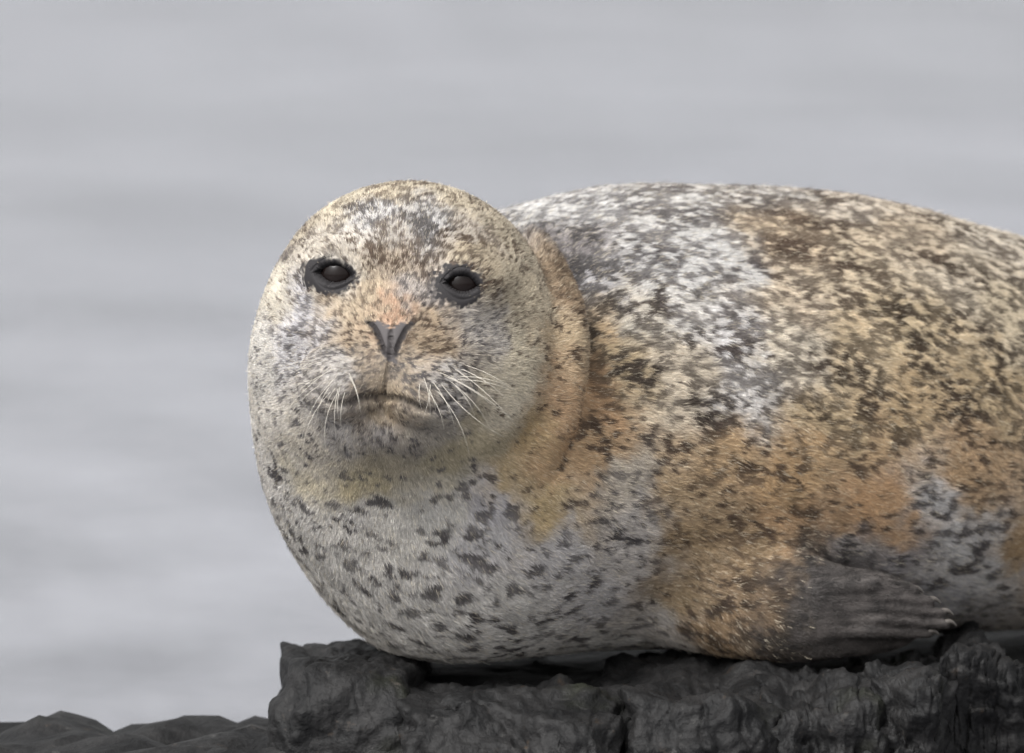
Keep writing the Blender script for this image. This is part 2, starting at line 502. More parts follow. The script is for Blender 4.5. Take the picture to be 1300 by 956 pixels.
def smooth_line(pts, sub=3):
    q = np.array(pts, float); q = np.vstack([2 * q[0] - q[1], q, 2 * q[-1] - q[-2]])
    out = []
    for i in range(1, len(q) - 2):
        for t in np.linspace(0, 1, sub, endpoint=False):
            a, b_, c, d = q[i - 1:i + 3]
            out.append(0.5 * (2 * b_ + (c - a) * t + (2 * a - 5 * b_ + 4 * c - d) * t * t + (3 * b_ - a - 3 * c + d) * t ** 3))
    out.append(q[-2])
    return np.array(out)

MOUTH = smooth_line(face_line([(382, 464), (392, 486), (404, 502), (424, 512), (444, 511), (462, 504), (488, 504), (512, 508), (536, 518), (554, 519), (573, 508), (590, 494)])[:, [0, 2]])
NOS_L = smooth_line(face_line([(467, 409), (475, 417), (481, 429), (485, 440), (488, 447)])[:, [0, 2]])
NOS_R = smooth_line(face_line([(523, 412), (516, 419), (510, 430), (505, 441), (502, 449)])[:, [0, 2]])
PHIL = smooth_line(face_line([(496, 418), (496, 440), (494, 462), (490, 484), (488, 502)])[:, [0, 2]])
NOSE_POLY = face_line([(465, 408), (480, 408), (490, 412), (496, 417), (503, 412), (512, 409), (524, 411), (513, 428), (505, 450), (502, 460), (490, 460), (486, 448), (477, 426)])[:, [0, 2]]

def groove(line, depth, width, taper=8, blo=60, outer=0.0):
    def f(p, q, d):
        q2 = q[:, [0, 2]]
        w = (q[:, 1] > blo) & ((q2 > line.min(0) - 12) & (q2 < line.max(0) + 12)).all(1)
        if not w.any(): return d
        o = d.copy()
        dist, par = poly_dist(q[w][:, [0, 2]], line)
        k = np.clip(par * taper, 0, 1) * np.clip((1 - par) * taper, 0, 1)
        k = k * (1 - outer * (1 - sstep(0.28, 0.36, par) * sstep(0.80, 0.70, par)))
        o[w] = o[w] + depth / S * k * np.exp(-(dist / width) ** 2)
        return o
    return f
FEATURES.append(groove(MOUTH, 18.0, 4.6, 20, 60, 0.55))
FEATURES.append(groove(NOS_L, 9.0, 2.4))
FEATURES.append(groove(NOS_R, 9.0, 2.4))
FEATURES.append(groove(PHIL, 8.0, 2.6))

# ------------------------------------------------------------------ seal: polygonise
def polygonise(step=0.003):
    lo = np.array([-0.24, -0.20, -0.03]); hi = np.array([1.28, 0.86, 0.45])
    B = 4
    nb_ = np.ceil((hi - lo) / (step * B)).astype(int)
    nn = nb_ * B + 1
    cx = [lo[i] + step * B * (np.arange(nb_[i]) + 0.5) for i in range(3)]
    C = np.stack(np.meshgrid(*cx, indexing='ij'), -1).reshape(-1, 3)
    dc = sdf(C, False)
    G = np.ones(nn, np.float32)
    Gc = np.repeat(np.repeat(np.repeat(dc.reshape(nb_), B, 0), B, 1), B, 2)
    G[:nn[0] - 1, :nn[1] - 1, :nn[2] - 1] = Gc
    act = np.zeros(nb_ + 1, bool)
    a0 = (np.abs(dc) < step * B * 1.15).reshape(nb_)
    act[:-1, :-1, :-1] = a0
    M = np.zeros(nn, bool)
    bi = np.argwhere(a0)
    o = np.arange(B + 1)
    for dx in o:
        for dy in o:
            for dz in o:
                M[bi[:, 0] * B + dx, bi[:, 1] * B + dy, bi[:, 2] * B + dz] = True
    idx = np.argwhere(M)
    vals = np.empty(len(idx), np.float32)
    for s in range(0, len(idx), 200000):
        vals[s:s + 200000] = sdf(lo + step * idx[s:s + 200000], False)
    G[M] = vals
    # surface nets
    ins = G < 0
    cells = np.zeros(nn - 1, np.int8)
    corner = [(i, j, k) for i in (0, 1) for j in (0, 1) for k in (0, 1)]
    sl = lambda i, n: slice(i, n - 1 + i)
    cnt = sum(ins[sl(i, nn[0]), sl(j, nn[1]), sl(k, nn[2])].astype(np.int8) for i, j, k in corner)
    mix = (cnt > 0) & (cnt < 8)
    ci = np.argwhere(mix)
    vid = np.full(nn - 1, -1, np.int64); vid[mix] = np.arange(len(ci))
    acc = np.zeros((len(ci), 3)); num = np.zeros(len(ci))
    for a in corner:
        for ax in range(3):
            if a[ax]: continue
            b_ = list(a); b_[ax] = 1
            va = G[ci[:, 0] + a[0], ci[:, 1] + a[1], ci[:, 2] + a[2]]
            vb = G[ci[:, 0] + b_[0], ci[:, 1] + b_[1], ci[:, 2] + b_[2]]
            w = (va < 0) != (vb < 0)
            t = np.where(w, va / np.where(w, va - vb, 1), 0)
            pos = np.array(a, float)[None] + t[:, None] * np.eye(3)[ax]
            acc[w] += pos[w]; num[w] += 1
    V = lo + step * (ci + acc / num[:, None])
    F = []
    for ax in range(3):
        u, v = (ax + 1) % 3, (ax + 2) % 3
        s0 = [slice(None)] * 3; s1 = [slice(None)] * 3
        s0[ax] = slice(0, nn[ax] - 1); s1[ax] = slice(1, nn[ax])
        e = ins[tuple(s0)] != ins[tuple(s1)]
        ei = np.argwhere(e)
        ei = ei[(ei[:, u] > 0) & (ei[:, v] > 0) & (ei[:, u] < nn[u] - 1) & (ei[:, v] < nn[v] - 1)]
        def g(du, dv):
            k = ei.copy(); k[:, u] += du; k[:, v] += dv
            return vid[k[:, 0], k[:, 1], k[:, 2]]
        q = np.stack([g(-1, -1), g(0, -1), g(0, 0), g(-1, 0)], 1)
        flip = ~ins[tuple(s0)][ei[:, 0], ei[:, 1], ei[:, 2]]
        q[flip] = q[flip][:, ::-1]
        F.append(q)
    F = np.concatenate(F)
    return V, F[(F >= 0).all(1)]

def relax_project(V, fine, it=3, lim=0.003):
    for _ in range(it):
        for s in range(0, len(V), 150000):
            p = V[s:s + 150000]
            g = grad(p, fine)
            V[s:s + 150000] = p - g * np.clip(sdf(p, fine), -lim, lim)[:, None]
    return V

import time
_t = time.time()
V, F = polygonise()
V = relax_project(V, False, 2)
print('nets', len(V), len(F), time.time() - _t)

bm = bmesh.new()
me0 = bpy.data.meshes.new('tmp'); me0.from_pydata(V.tolist(), [], F.tolist()); bm.from_mesh(me0); bpy.data.meshes.remove(me0)
def refine(test):
    bm.verts.ensure_lookup_table()
    co = np.array([v.co[:] for v in bm.verts])
    ok = test(co)
    for v, k in zip(bm.verts, ok): v.tag = bool(k)
    ed = [e for e in bm.edges if e.verts[0].tag and e.verts[1].tag]
    bmesh.ops.subdivide_edges(bm, edges=ed, cuts=1, use_grid_fill=True)
def t_face(co):
    q = head(co)
    return (q[:, 1] > 55) & (np.abs(q[:, 0]) < 150) & (q[:, 2] < 110) & (q[:, 2] > -190)
def t_fine(co):
    q = head(co)
    r = np.zeros(len(co), bool)
    for E in EYES: r |= np.linalg.norm(co - E['s'], axis=1) < 0.026
    w = (q[:, 1] > 60)
    for ln, rad in ((MOUTH, 11), (NOS_L, 9), (NOS_R, 9), (PHIL, 6)):
        dd, _ = poly_dist(q[:, [0, 2]], ln); r |= w & (dd < rad)
    return r
def t_eye(co):
    r = np.zeros(len(co), bool)
    for E in EYES: r |= np.linalg.norm(co - E['s'], axis=1) < 0.021
    return r
refine(t_face); refine(t_fine); refine(t_fine); refine(t_eye)
bmesh.ops.triangulate(bm, faces=[f for f in bm.faces if len(f.verts) > 4])
bm.verts.ensure_lookup_table(); bm.verts.index_update()
V = np.array([v.co[:] for v in bm.verts])
qh = head(V)
hm = (qh[:, 1] > 45) & (np.abs(qh[:, 0]) < 160) & (qh[:, 2] < 115) & (qh[:, 2] > -195)
V[hm] = relax_project(V[hm].copy(), True, 3, 0.0022)
ED = np.array([(e.verts[0].index, e.verts[1].index) for e in bm.edges])
fr = t_fine(V)
ew = ED[fr[ED[:, 0]] | fr[ED[:, 1]]]
for it in range(11):                       # relax the mesh along the surface round eyes, nose and mouth
    acc = np.zeros_like(V); cnt = np.zeros(len(V))
    for a_, b_ in ((0, 1), (1, 0)):
        for k in range(3): acc[:, k] += np.bincount(ew[:, a_], V[ew[:, b_], k], len(V))
        cnt += np.bincount(ew[:, a_], minlength=len(V))
    ok = fr & (cnt > 2)
    V[ok] = V[ok] * 0.45 + 0.55 * acc[ok] / cnt[ok][:, None]
    if it < 9: V[ok] = relax_project(V[ok].copy(), True, 1, 0.0012)
for v, c in zip(bm.verts, V): v.co = c
bmesh.ops.recalc_face_normals(bm, faces=bm.faces)
body_me = bpy.data.meshes.new('body'); bm.to_mesh(body_me); bm.free()
body_me.polygons.foreach_set('use_smooth', [True] * len(body_me.polygons))
print('refined', len(V), time.time() - _t)

# ------------------------------------------------------------------ seal: coat
# rows: px, py, light coat, dark marks, share of marks, size of marks (0 fine .. 1 coarse)
W_ = (202, 199, 195); G_ = (194, 189, 181); DK = (98, 92, 91); BR = (104, 80, 58); TN = (206, 190, 160); OC = (194, 158, 108); GD = (120, 115, 116); FD = (46, 43, 42)
COAT = [
 (500, 240, TN, BR, .48, .1), (430, 262, (208, 194, 166), BR, .42, .1), (580, 250, TN, BR, .42, .1), (470, 275, (208, 204, 201), DK, .60, .15), (540, 280, (208, 204, 201), DK, .60, .15),
 (500, 300, (200, 190, 178), BR, .60, .15), (380, 300, (206, 191, 162), BR, .22, .2), (352, 360, (208, 198, 178), BR, .16, .1), (336, 450, (210, 204, 195), GD, .18, .1),
 (385, 400, (192, 188, 190), GD, .50, .2), (372, 440, (196, 192, 192), GD, .45, .2), (505, 340, (182, 162, 136), BR, .62, .1), (468, 380, (198, 176, 142), BR, .34, .05),
 (535, 370, (188, 176, 166), DK, .58, .1), (497, 398, (190, 148, 112), BR, .22, 0), (455, 425, (184, 160, 126), BR, .42, 0), (540, 425, (184, 160, 126), BR, .44, 0),
 (420, 465, (188, 181, 174), DK, .46, 0), (565, 470, (188, 181, 174), DK, .46, 0), (468, 480, (158, 140, 116), DK, .40, 0), (520, 480, (158, 140, 116), DK, .40, 0),
 (490, 516, (164, 142, 108), BR, .2, 0), (490, 545, (160, 153, 148), DK, .32, .1), (430, 540, (186, 179, 172), GD, .28, .2), (560, 540, (178, 168, 152), GD, .2, .2),
 (400, 575, (196, 186, 170), GD, .15, .2), (480, 592, (186, 172, 142), GD, .1, .2), (450, 300, (208, 199, 186), BR, .42, .15), (590, 300, (200, 188, 172), BR, .48, .15),
 (640, 290, (200, 185, 156), BR, .32, .15), (650, 370, (202, 186, 155), BR, .26, .15), (620, 335, (196, 178, 146), BR, .42, .15), (690, 370, (208, 191, 160), BR, .15, .2),
 (660, 450, (218, 204, 174), BR, .08, .2), (640, 505, (216, 203, 176), BR, .08, .2), (608, 430, (196, 187, 176), GD, .38, .05), (605, 560, (198, 182, 142), GD, .05, .3),
 (560, 592, (184, 170, 134), GD, .05, .3), (410, 350, (206, 194, 174), BR, .2, .1),
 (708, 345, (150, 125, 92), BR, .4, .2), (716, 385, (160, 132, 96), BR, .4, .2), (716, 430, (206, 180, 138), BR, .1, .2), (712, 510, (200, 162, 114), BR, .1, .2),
 (670, 560, (194, 164, 108), BR, .1, .2), (640, 600, (194, 168, 118), BR, .08, .3),
 (352, 540, (218, 210, 198), GD, .12, .4), (400, 610, (206, 194, 166), GD, .1, .4), (470, 620, (200, 184, 142), GD, .1, .4), (540, 610, (190, 180, 158), GD, .15, .5),
 (345, 610, (204, 198, 190), DK, .25, .7), (385, 650, (196, 191, 184), DK, .24, .8), (450, 655, (194, 189, 182), DK, .24, .9), (500, 660, (192, 187, 178), DK, .24, .9), (560, 650, (186, 182, 174), DK, .24, .9),
 (625, 640, (180, 176, 178), DK, .48, 1), (600, 695, (184, 180, 178), DK, .40, 1), (420, 710, G_, DK, .24, .9), (500, 750, G_, DK, .24, 1), (570, 790, G_, DK, .24, 1), (650, 770, G_, DK, .24, 1),
 (700, 705, (184, 179, 176), DK, .24, 1), (760, 755, (184, 179, 176), DK, .24, 1), (800, 700, (184, 176, 168), DK, .18, .8), (640, 830, G_, DK, .28, 1), (780, 815, G_, DK, .22, 1), (840, 780, (180, 172, 164), DK, .15, .8),
 (700, 600, OC, BR, .18, .4), (690, 635, (192, 166, 112), BR, .1, .4), (760, 570, (188, 152, 102), BR, .3, .4), (720, 545, (188, 144, 90), BR, .25, .4), (750, 500, (182, 142, 92), BR, .45, .3),
 (790, 610, (180, 168, 150), DK, .35, .4), (800, 650, (180, 172, 164), DK, .22, .6), (860, 620, (186, 156, 110), BR, .3, .4), (880, 680, (174, 144, 98), BR, .36, .2), (860, 755, (166, 138, 94), BR, .25, .2),
 (900, 795, (144, 114, 74), (76, 58, 42), .45, .3), (960, 760, (134, 108, 76), (76, 58, 42), .45, .3), (940, 700, (166, 136, 92), BR, .42, .3), (372, 313, (110, 100, 98), DK, .6, .1),
 (920, 580, (190, 156, 106), BR, .4, .3), (1000, 600, (194, 156, 100), BR, .32, .3), (1000, 660, (188, 148, 96), BR, .32, .3), (1100, 580, (196, 162, 112), BR, .4, .3), (1100, 640, (198, 154, 98), BR, .14, .3),
 (1150, 665, (198, 154, 98), BR, .08, .3), (1250, 600, (192, 158, 112), BR, .4, .3), (1298, 690, (176, 142, 92), BR, .15, .3), (1220, 600, (196, 158, 106), BR, .2, .3),
 (1178, 640, (202, 199, 196), DK, .38, .9), (1210, 680, (200, 196, 192), DK, .38, .9), (1245, 730, (196, 191, 186), DK, .2, 1), (1200, 760, (184, 180, 180), DK, .15, 1), (1135, 715, (160, 154, 154), DK, .3, .6), (1088, 700, (166, 158, 154), DK, .42, .6),
 (1080, 770, (66, 62, 60), FD, .35, .2), (1060, 748, (70, 66, 64), FD, .35, .2), (1060, 803, (60, 56, 54), FD, .35, .2), (1120, 758, (70, 66, 64), FD, .35, .2), (1120, 798, (62, 58, 56), FD, .35, .2), (1170, 795, (72, 67, 65), FD, .3, .2), (1005, 812, (70, 60, 50), FD, .4, .2), (1150, 775, (80, 75, 73), FD, .35, .2), (1190, 778, (106, 98, 93), FD, .25, .2), (1015, 790, (88, 78, 66), FD, .4, .2), (1035, 738, (76, 72, 70), FD, .4, .3), (1100, 748, (84, 79, 76), FD, .3, .3),
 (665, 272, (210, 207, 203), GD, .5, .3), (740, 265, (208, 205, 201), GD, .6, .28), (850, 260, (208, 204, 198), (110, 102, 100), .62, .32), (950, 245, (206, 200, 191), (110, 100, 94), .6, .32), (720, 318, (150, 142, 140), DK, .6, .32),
 (760, 350, (196, 192, 192), DK, .55, .32), (830, 320, W_, (100, 92, 92), .48, .32), (900, 320, W_, (100, 92, 92), .42, .32), (800, 400, (212, 202, 184), (95, 82, 70), .55, .32), (880, 400, (216, 210, 202), (95, 84, 78), .5, .32),
 (925, 435, (222, 217, 214), (95, 84, 80), .48, .32), (870, 352, W_, (100, 92, 90), .45, .32), (760, 430, (198, 168, 122), (84, 68, 52), .5, .28), (800, 470, (188, 164, 120), (80, 66, 52), .55, .28),
 (870, 485, (208, 192, 166), (84, 70, 58), .5, .28), (940, 495, (212, 206, 200), (90, 80, 74), .52, .28), (1000, 300, (202, 178, 142), (95, 72, 52), .68, .32), (1000, 370, (212, 192, 162), (95, 75, 58), .6, .32),
 (1080, 330, (206, 186, 152), (95, 74, 54), .6, .32), (1150, 300, (198, 178, 148), (98, 78, 60), .56, .32), (1200, 350, (208, 192, 166), (95, 78, 60), .5, .32), (1270, 310, (208, 195, 174), (105, 88, 72), .46, .32),
 (1280, 400, (208, 190, 156), (92, 76, 58), .46, .32), (1150, 420, (206, 182, 138), (85, 68, 48), .56, .32), (1080, 450, (206, 182, 140), (85, 68, 48), .56, .32), (1000, 450, (216, 202, 178), (90, 74, 60), .55, .32),
 (1250, 500, (194, 168, 122), (85, 68, 50), .45, .28), (1150, 520, (198, 168, 118), (88, 70, 50), .45, .28), (1050, 530, (194, 168, 122), (88, 70, 50), .5, .28), (1060, 260, (206, 192, 172), (105, 88, 74), .52, .32),
]
AP, aok = march_many([(c[0], c[1]) for c in COAT], True)
print('anchors missing', [COAT[i][:2] for i in np.where(~aok)[0]])
AL = lin([c[2] for c in COAT]); AD = lin([c[3] for c in COAT])
for A_ in (AL, AD):      # strands tint one another: the single hair is paler than the coat looks
    A_[:] = (A_ @ np.array([.3, .6, .1]))[:, None] * 0.27 + A_ * 0.73
AD *= 0.80
for i_, c_ in enumerate(COAT):          # throat and chest are the palest grey
    if 330 < c_[0] < 850 and c_[1] > 600 and min(c_[2]) > 150: AL[i_] *= 1.14
AS = np.array([c[4] + 0.05 * (c[4] > 0.44) * (c[0] > 740) for c in COAT]); AZ = np.array([c[5] for c in COAT])
AP, AL, AD, AS, AZ = AP[aok], AL[aok], AD[aok], AS[aok], AZ[aok]
ATT = np.concatenate([AL, AD, AS[:, None], AZ[:, None]], 1).astype(np.float32)
EYE_PATCH = []
for (cx, cy, a_, b_, tl) in ((418, 350, 39, 24, 6), (583, 363, 33, 28, 8)):
    EYE_PATCH.append((march(cx, cy, False), a_ / S, b_ / S, math.radians(tl)))

def poly_inside(q2, poly):
    x, y = q2[:, 0], q2[:, 1]; ins = np.zeros(len(q2), bool); k = len(poly)
    for i in range(k):
        x0, y0 = poly[i]; x1, y1 = poly[(i + 1) % k]
        w = ((y0 > y) != (y1 > y)) & (x < (x1 - x0) * (y - y0) / (y1 - y0 + 1e-12) + x0)
        ins ^= w
    return ins

def bare(p):
    """1 where the skin has no coat: nose leather and the skin round the eyes; 0 elsewhere"""
    q = head(p)
    nose = np.zeros(len(p)); w = (q[:, 1] > 100) & (np.abs(q[:, 0]) < 60) & (q[:, 2] < 40) & (q[:, 2] > -80)
    if w.any():
        ins = poly_inside(q[w][:, [0, 2]], NOSE_POLY)
        dd, _ = poly_dist(q[w][:, [0, 2]], np.vstack([NOSE_POLY, NOSE_POLY[:1]]))
        nose[w] = sstep(-2.2, 2.2, np.where(ins, dd, -dd) + 1.2 * nz(p[w], 0.004, 0))
    eye = np.zeros(len(p))
    for E, (c, a_, b_, tl) in zip(EYES, EYE_PATCH):
        r = p - c
        u = r @ E['e']; v = r @ E['v']
        w = np.linalg.norm(r, axis=1) < 0.06
        k = np.sqrt((u / a_) ** 2 + (v / b_) ** 2) + (0.08 * nz(p, 0.012, 1) + 0.08 * nz(p, 0.0045, 2)) * w
        eye = np.maximum(eye, np.where(w, sstep(1.22, 0.84, k), 0))
    return nose, eye

def coat(p):
    p32 = p.astype(np.float32)
    wv = np.stack([nz(p32, 0.05, 0, 3), nz(p32, 0.05, 1, 3), nz(p32, 0.05, 2, 3)], 1) * 0.006
    wv += np.stack([nz(p32, 0.014, 1, 4), nz(p32, 0.014, 2, 4), nz(p32, 0.014, 0, 4)], 1) * 0.0028
    pw = p32 + wv.astype(np.float32)
    out = np.empty((len(p), 8), np.float32)
    A = AP.astype(np.float32)
    for s in range(0, len(p), 60000):
        c = pw[s:s + 60000]
        d2 = (c * c).sum(1)[:, None] + (A * A).sum(1)[None] - 2 * c @ A.T
        w = 1.0 / (np.maximum(d2, 0) + 1.1e-4) ** 2.3
        w /= w.sum(1, keepdims=True)
        out[s:s + 60000] = w @ ATT
    L, D, cov, sz = out[:, :3], out[:, 3:6], out[:, 6], out[:, 7]
    st = p32 * np.array([0.72, 0.9, 1.15], np.float32)          # marks drawn out along the body
    n0 = nz(st, 0.0048, 0, 7) * 0.8 + nz(st, 0.012, 1, 7) * 0.5 + nz(st, 0.0028, 2, 7) * 0.3
    nf = nz(st, 0.0108, 0, 8) * 0.8 + nz(st, 0.027, 1, 8) * 0.5 + nz(st, 0.006, 2, 8) * 0.4
    nl = nz(st, 0.0185, 2, 9) * 0.8 + nz(st, 0.010, 1, 9) * 0.55 + nz(st, 0.005, 0, 9) * 0.32
    wa = np.clip(1 - sz / 0.45, 0, 1); wc = np.clip((sz - 0.45) / 0.55, 0, 1); wb = 1 - wa - wc
    nv = (n0 * wa + nf * wb + nl * wc) / np.sqrt(wa ** 2 + wb ** 2 + wc ** 2)
    thr = np.interp(cov, [0, .05, .15, .3, .5, .7, 1], [3, 1.75, 1.1, .55, .0, -.55, -3])
    sf = 0.34 + 0.12 * wa + 0.10 * wc
    m_ = sstep(-sf, sf, nv - thr)
    m_ = m_ * (0.72 + 0.28 * np.clip(nz(st, 0.05, 0, 11) * 0.5 + 0.5, 0, 1))
    c = L * (1 - m_[:, None]) + D * m_[:, None]
    c = c * (1 + 0.07 * nz(p32, 0.03, 1, 13) + 0.07 * nz(p32, 0.005, 2, 13))[:, None]
    fx = P(1030, 0, 0.06)[0]             # the fore flipper's dark skin, from the wrist to the claws
    g = sstep(fx - 0.050, fx + 0.016, p[:, 0] + 0.012 * nz(p32, 0.03, 0, 15) + 0.006 * nz(p32, 0.007, 1, 15)) * sstep(0.125, 0.100, p[:, 1]) * sstep(0.086, 0.070, p[:, 2])
    wr = np.clip(1 + 0.28 * nz(p32 * np.array([0.35, 1, 1.3], np.float32), 0.009, 1, 16) + 0.15 * nz(p32, 0.02, 2, 16), 0.4, 1.9)[:, None]
    c = c * (1 - 0.9 * g[:, None]) + lin((66, 62, 60)) * wr * 0.9 * g[:, None]
    nose, eye = bare(p)
    c = c * (1 - nose[:, None]) + lin((92, 88, 88)) * nose[:, None]
    c = c * (1 - eye[:, None]) + lin((53, 51, 52)) * eye[:, None]
    for E in EYES:                       # black lid margins, with the upper lid's shadow line painted in
        r = p - E['c']; w = np.linalg.norm(r, axis=1) < 0.03
        if w.any():
            u = r[w] @ E['e'] - E['uc']; v = r[w] @ E['v']
            t = np.clip(np.abs(u) / E['hw'], 0, 1.6)
            al = np.maximum(v - E['up'] * (1 - t ** 2.2), -E['dn'] * (1 - t ** 2.0) - v)
            g = (sstep(0.0022, 0.0004, al) * np.where(v > 0, 0.85, 0.3))[:, None]
            c[w] = c[w] * (1 - g) + lin((20, 18, 19)) * g
    q = head(p)
    w = (q[:, 1] > 60) & (q[:, 2] < 40) & (q[:, 2] > -190)
    if w.any():
        cc = c[w]
        for ln, wd, k in ((MOUTH, 5.0, .92), (NOS_L, 4.4, .97), (NOS_R, 4.4, .97), (PHIL, 2.4, .6)):
            dd, par = poly_dist(q[w][:, [0, 2]], ln)
            if ln is MOUTH: k = k * (0.45 + 0.55 * sstep(0.28, 0.36, par) * sstep(0.80, 0.70, par))
            g = (k * np.exp(-(dd / wd) ** 2))[:, None]
            cc = cc * (1 - g) + lin((40, 36, 36)) * g
        c[w] = cc
    return np.clip(c * 0.88, 0.004, 0.9)

m, n, l, b = new_mat('seal_skin')
at = n.new('ShaderNodeAttribute'); at.attribute_name = 'coat'
ns = n.new('ShaderNodeTexNoise'); ns.inputs['Scale'].default_value = 900; ns.inputs['Detail'].default_value = 3
tcn = n.new('ShaderNodeTexCoord'); l.new(tcn.outputs['Object'], ns.inputs['Vector'])
bp = n.new('ShaderNodeBump'); bp.inputs['Strength'].default_value = 0.35; bp.inputs['Distance'].default_value = 0.0006
l.new(ns.outputs[0], bp.inputs['Height']); l.new(bp.outputs[0], b.inputs['Normal'])
l.new(at.outputs['Color'], b.inputs['Base Color'])
b.inputs['Roughness'].default_value = 0.68
b.inputs['Specular IOR Level'].default_value = 0.2
SKIN = m

seal = bpy.data.objects.new('seal', None); col.objects.link(seal)
tag(seal, 'spotted grey and tan harbour seal resting on dark rocks, looking round', 'seal')
body = bpy.data.objects.new('body', body_me); col.objects.link(body); body.parent = seal
body_me.materials.append(SKIN)
V = np.empty(len(body_me.vertices) * 3); body_me.vertices.foreach_get('co', V); V = V.reshape(-1, 3)
CV = coat(V)
a = body_me.color_attributes.new('coat', 'FLOAT_COLOR', 'POINT')
a.data.foreach_set('color', np.concatenate([CV, np.ones((len(CV), 1))], 1).astype(np.float32).ravel())
print('body coat', time.time() - _t)

# eyes
m, n, l, b = new_mat('eye_ball')
b.inputs['Base Color'].default_value = (0.009, 0.006, 0.0055, 1)
b.inputs['Roughness'].default_value = 0.04
b.inputs['IOR'].default_value = 1.38; b.inputs['Specular IOR Level'].default_value = 0.26
EYEM = m
for E in EYES:
    bmx = bmesh.new(); bmesh.ops.create_uvsphere(bmx, u_segments=48, v_segments=32, radius=EYE_R)
    me = bpy.data.meshes.new('eye'); bmx.to_mesh(me); bmx.free()
    me.polygons.foreach_set('use_smooth', [True] * len(me.polygons)); me.materials.append(EYEM)
    o = bpy.data.objects.new('eye', me); col.objects.link(o); o.location = E['c']; o.parent = seal
    o['label'] = 'glossy dark brown eye'

# claws on the fore flipper
m, n, l, b = new_mat('claw')
nw = n.new('ShaderNodeTexNoise'); nw.inputs['Scale'].default_value = 300
crw = n.new('ShaderNodeValToRGB'); crw.color_ramp.elements[0].color = (0.05, 0.043, 0.038, 1); crw.color_ramp.elements[1].color = (0.15, 0.135, 0.12, 1)
l.new(nw.outputs[0], crw.inputs[0]); l.new(crw.outputs[0], b.inputs['Base Color']); b.inputs['Roughness'].default_value = 0.35
CLAW = m

# whiskers: root pixel, tip pixel, bow
m, n, l, b = new_mat('whisker')
nw = n.new('ShaderNodeTexNoise'); nw.inputs['Scale'].default_value = 60
crw = n.new('ShaderNodeValToRGB'); crw.color_ramp.elements[0].color = (0.62, 0.56, 0.45, 1); crw.color_ramp.elements[1].color = (0.86, 0.82, 0.74, 1)
l.new(nw.outputs[0], crw.inputs[0]); l.new(crw.outputs[0], b.inputs['Base Color'])
b.inputs['Roughness'].default_value = 0.35
WHISK = m
ROWS = [(394, 459, 366, 464, 2), (393, 468, 371, 473, 2), (420, 469, 361, 528, 5), (396, 483, 374, 494, 3), (427, 479, 386, 558, 9), (420, 498, 388, 569, 9), (418, 492, 402, 536, 4),
        (428, 500, 416, 566, 8), (432, 491, 431, 530, 3), (444, 479, 455, 518, -3), (410, 476, 368, 512, 5), (405, 490, 380, 515, 3), (438, 498, 434, 540, 3),
        (578, 469, 647, 534, -5), (571, 484, 617, 537, -5), (586, 469, 636, 502, -4), (561, 488, 632, 548, 6), (556, 498, 591, 566, -6), (544, 494, 552, 519, -2), (533, 488, 535, 516, 2),
        (578, 490, 600, 524, -3), (565, 478, 628, 520, -5), (550, 486, 575, 542, -5), (546, 500, 562, 541, -3), (584, 478, 640, 490, -4), (538, 480, 545, 524, -3)]
_r = random.Random(5)
ROWS = [(a, b_, a + (c - a) * 1.12, b_ + (d - b_) * 1.12, e) for a, b_, c, d, e in ROWS]
ROWS += [(a + _r.uniform(-9, 9), b_ + _r.uniform(-7, 5), c + _r.uniform(-16, 16), d + _r.uniform(-14, 12), e) for a, b_, c, d, e in ROWS[::3]]
WR, wok = march_many([(r[0], r[1]) for r in ROWS], True)
def tube(pts, r0, r1, k=5):
    vs, fs = [], []
    for i, p in enumerate(pts):
        t = pts[min(i + 1, len(pts) - 1)] - pts[max(i - 1, 0)]; t = t / np.linalg.norm(t)
        u = np.cross(t, [0.3, 0.2, 0.9]); u /= np.linalg.norm(u); v = np.cross(t, u)
        r = r0 + (r1 - r0) * i / (len(pts) - 1)
        for j in range(k):
            a_ = 2 * math.pi * j / k; vs.append(p + r * (math.cos(a_) * u + math.sin(a_) * v))
    for i in range(len(pts) - 1):
        for j in range(k):
            fs.append((i * k + j, i * k + (j + 1) % k, (i + 1) * k + (j + 1) % k, (i + 1) * k + j))
    return vs, fs
for (g0, g1, g2, r) in DIGITS:
    ax = g2 - g1; ax = ax / np.linalg.norm(ax)
    t = np.linspace(0, 1, 7)[:, None]
    pts = g2 + ax * r * 0.1 + t * ax * 0.0085 + np.array([0, -0.3, 1.0]) * (0.0014 * t * (1 - t) * 4 - 0.0022 * t ** 2 + 0.0012)
    vs, fs = tube(pts, 0.0030, 0.0007, 8)
    mesh_from('claw', vs, fs, CLAW, seal)
for (x0, y0, x1, y1, bow), root in zip(ROWS, WR):
    L_ = math.hypot(x1 - x0, y1 - y0) / S
    tip = P(x1, y1, root[1] - 0.35 * L_ + 0.002)
    mid = P((x0 + x1) / 2 + bow * (y1 - y0) / (L_ * S) * -1, (y0 + y1) / 2 + bow * (x1 - x0) / (L_ * S), (root[1] + tip[1]) / 2 - 0.35 * L_)
    mid = mid * 1.0
    t = np.linspace(0, 1, 12)[:, None]
    r0 = root + (root - mid) * 0.06
    ctl = 2 * mid - (root + tip) / 2
    pts = (1 - t) ** 2 * r0 + 2 * t * (1 - t) * ctl + t * t * tip
    vs, fs = tube(pts, 0.00019, 0.00007)
    mesh_from('whisker', vs, fs, WHISK, seal)

